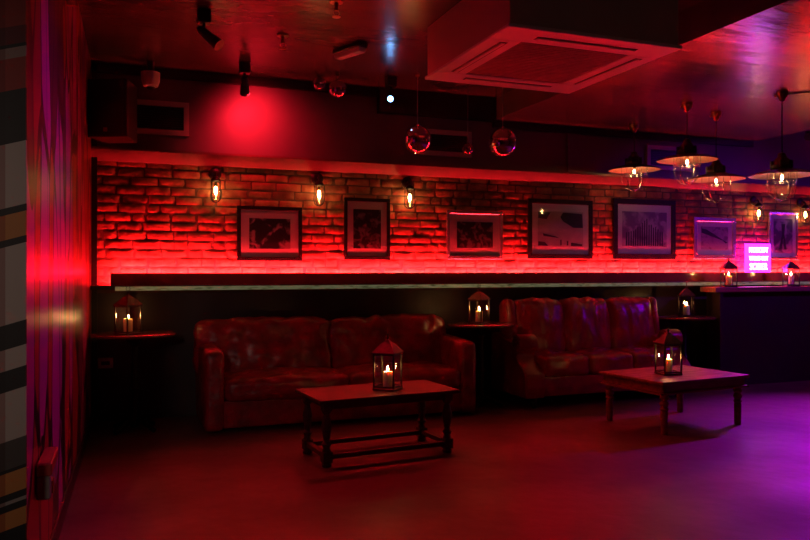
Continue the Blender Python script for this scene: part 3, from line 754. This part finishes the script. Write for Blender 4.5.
# ceiling conduit near the right pendant
bm = B(); tube(bm, [(5.34, 4.95, 2.838), (5.52, 4.75, 2.838), (5.9, 4.3, 2.838), (6.4, 3.9, 2.838)], .006, 6); o = obj('ceiling_cable', bm, M['black']); tag(o, 'thin dark cable running along the lowered ceiling from the right pendant', 'cable')

# socket, small box on the mural wall
so = thing('wall_socket', 'pale double wall socket low in the left corner', 'socket', (-.16, YW, .5))
bm = B(); box(bm, -.062, .062, -.012, 0, -.045, .045); bev(bm, .004, 1); obj('plate', bm, M['plastic_w'], so)
bm = B(); box(bm, -.035, .035, -.014, -.011, -.016, .016); obj('insert', bm, M['black'], so)
bx = thing('door_closer_box', 'small grey box with red top fixed low on the mural wall', 'box', (-.322, 3.32, .41))
bx.name = 'control_box'
bm = B(); box(bm, 0, .05, -.15, .15, 0, .09); bev(bm, .005, 1); obj('body', bm, M['grey'], bx)
bm = B(); box(bm, 0, .055, -.15, .15, .09, .14); bev(bm, .005, 1); obj('lid', bm, M['redplastic'], bx)
bm = B(); box(bm, .05, .056, -.1, -.05, .01, .06); obj('label_plate', bm, M['brass'], bx)
ab = thing('alarm_sounder', 'dark red box high on the mural wall at the top left', 'alarm', (-.304, 4.35, 2.77))
bm = B(); box(bm, 0, .05, -.15, .15, 0, .15); bev(bm, .01, 2); obj('body', bm, M['dark'], ab)
bm = B(); box(bm, .0, .055, .15, .17, .0, .15); obj('rim', bm, M['redplastic'], ab)

# ------------------------------------------------------------------ neon sign
ns = thing('neon_sign', 'glowing magenta neon sign reading NOBODY WALKS OUT SOBER', 'sign', (7.06, 6.77, 1.277))
bm = B(); box(bm, -.2, .2, 0, .008, .0, .335); bev(bm, .002, 1); obj('acrylic_panel', bm, M['neonpanel'], ns)
bm = B(); box(bm, -.2, -.18, -.012, .0, 0, .335); obj('side_rail', bm, M['neonpanel'], ns)
def text(body, z, h, w):
    cu = bpy.data.curves.new('lettering', 'FONT'); cu.body = body; cu.align_x = 'CENTER'; cu.align_y = 'CENTER'
    cu.size = 1; cu.space_character = 1.12; cu.extrude = .02; cu.bevel_depth = 0.0
    o = bpy.data.objects.new('tmp', cu); COL.objects.link(o)
    bpy.context.view_layer.update()
    dx, dy = o.dimensions.x, o.dimensions.y
    me = bpy.data.meshes.new_from_object(o.evaluated_get(bpy.context.evaluated_depsgraph_get()))
    bpy.data.objects.remove(o)
    xs = [v.co.x for v in me.vertices]; ys = [v.co.y for v in me.vertices]
    mx_, my_ = (max(xs) + min(xs)) / 2, (max(ys) + min(ys)) / 2
    for v in me.vertices:
        x, y, zz = v.co; v.co = ((x - mx_) / dx * w, -.012 - zz * .2, z + (y - my_) / dy * h)
    me.materials.clear(); me.materials.append(M['neon'])
    q = bpy.data.objects.new('lettering', me); COL.objects.link(q); q.parent = ns
text('NOBODY', .262, .062, .29); text('WALKS OUT', .163, .05, .29); text('SOBER', .065, .078, .27)

# ------------------------------------------------------------------ the room's lamps, plus added lights
def lamp(name, kind, loc, energy, color, aim=None, size=.1, angle=60, blend=.6, sizey=None):
    l = bpy.data.lights.new(name, kind); l.energy = energy; l.color = color
    if kind == 'SPOT': l.spot_size = R(angle); l.spot_blend = blend; l.shadow_soft_size = size
    elif kind == 'AREA':
        l.size = size
        if sizey: l.shape = 'RECTANGLE'; l.size_y = sizey
    else: l.shadow_soft_size = size
    o = bpy.data.objects.new(name, l); COL.objects.link(o); o.location = loc
    if aim is not None: o.rotation_euler = (Vector(aim) - Vector(loc)).to_track_quat('-Z', 'Y').to_euler()
    return o
lamp('red_flood_beam', 'SPOT', (1.0, 6.45, 2.82), 85, (1, .012, .03), (1.06, 6.9, 2.6), .03, 130, 1)
lamp('white_spot_beam', 'SPOT', (2.22, 6.25, 2.83), .4, (.2, .45, 1), (.0, 0, 1.4), .03, 80, .5)
lamp('purple_spot_beam', 'SPOT', (8.0, 6.3, 2.7), 650, (.5, .0, 1), (5.7, 4.5, 0), .06, 50, 1)
lamp('blue_spot_beam', 'SPOT', (8.4, 3.6, 2.9), 130, (.3, .0, 1), (6.6, 6.8, .9), .08, 62, 1)
lamp('added_red_spill', 'AREA', (4.4, 6.752, 1.283), 20, (1, .004, .02), (4.4, 0, 1.35), 9.0, sizey=.015)  # added red fill along the upstand, boosting the strip's glow into the room
lamp('violet_wash', 'SPOT', (9.2, 5.3, 2.3), 9, (.3, .02, 1), (7.6, 6.8, 2.6), .1, 80, 1)
lamp('added_end_wall_fill', 'SPOT', (-1.2, -1.6, 2.2), 90, (1, .72, .6), (-1.1, 3, 1.2), .2, 42, 1)  # added fill: faint neutral light from behind the camera onto the striped end
lamp('added_ac_fill', 'SPOT', (2.8, -2.2, 1.8), 9, (1, .62, .45), (2.66, 3.7, 2.95), .2, 26, 1)  # added, no fixture; lifts the front of the air conditioner casing
lamp('red_spot_beam', 'SPOT', (.58, 5.12, 2.76), 40, (1, .004, .02), (2.6, 3.0, 0), .05, 95, 1)
lamp('added_magenta_wash', 'SPOT', (1.5, 3.6, 2.9), 48, (.6, .0, 1), (-.3, 3.9, 1.5), .05, 62, 1)  # added without a fixture to bring magenta onto the mural
lamp('added_red_floor_fill', 'SPOT', (1.9, 6.25, 2.85), 60, (1, .004, .02), (2.4, 3.2, 0), .08, 105, 1)  # added without a fixture to redden the floor in front of the sofas

w = bpy.data.worlds.new('World'); S.world = w; w.use_nodes = True
w.node_tree.nodes['Background'].inputs[0].default_value = (.02, .001, .002, 1)
w.node_tree.nodes['Background'].inputs[1].default_value = .05

# ------------------------------------------------------------------ camera
cd = bpy.data.cameras.new('camera'); cd.sensor_width = 36; cd.lens = 740 / 810 * 36; cd.clip_end = 60
co = bpy.data.objects.new('camera', cd); COL.objects.link(co)
co.location = (0, 0, 1.3); co.rotation_euler = (R(90), 0, R(-20.7)); S.camera = co
S.view_settings.view_transform = 'Standard'; S.view_settings.look = 'None'
S.view_settings.exposure = 0; S.view_settings.gamma = 1; S.view_settings.use_curve_mapping = False
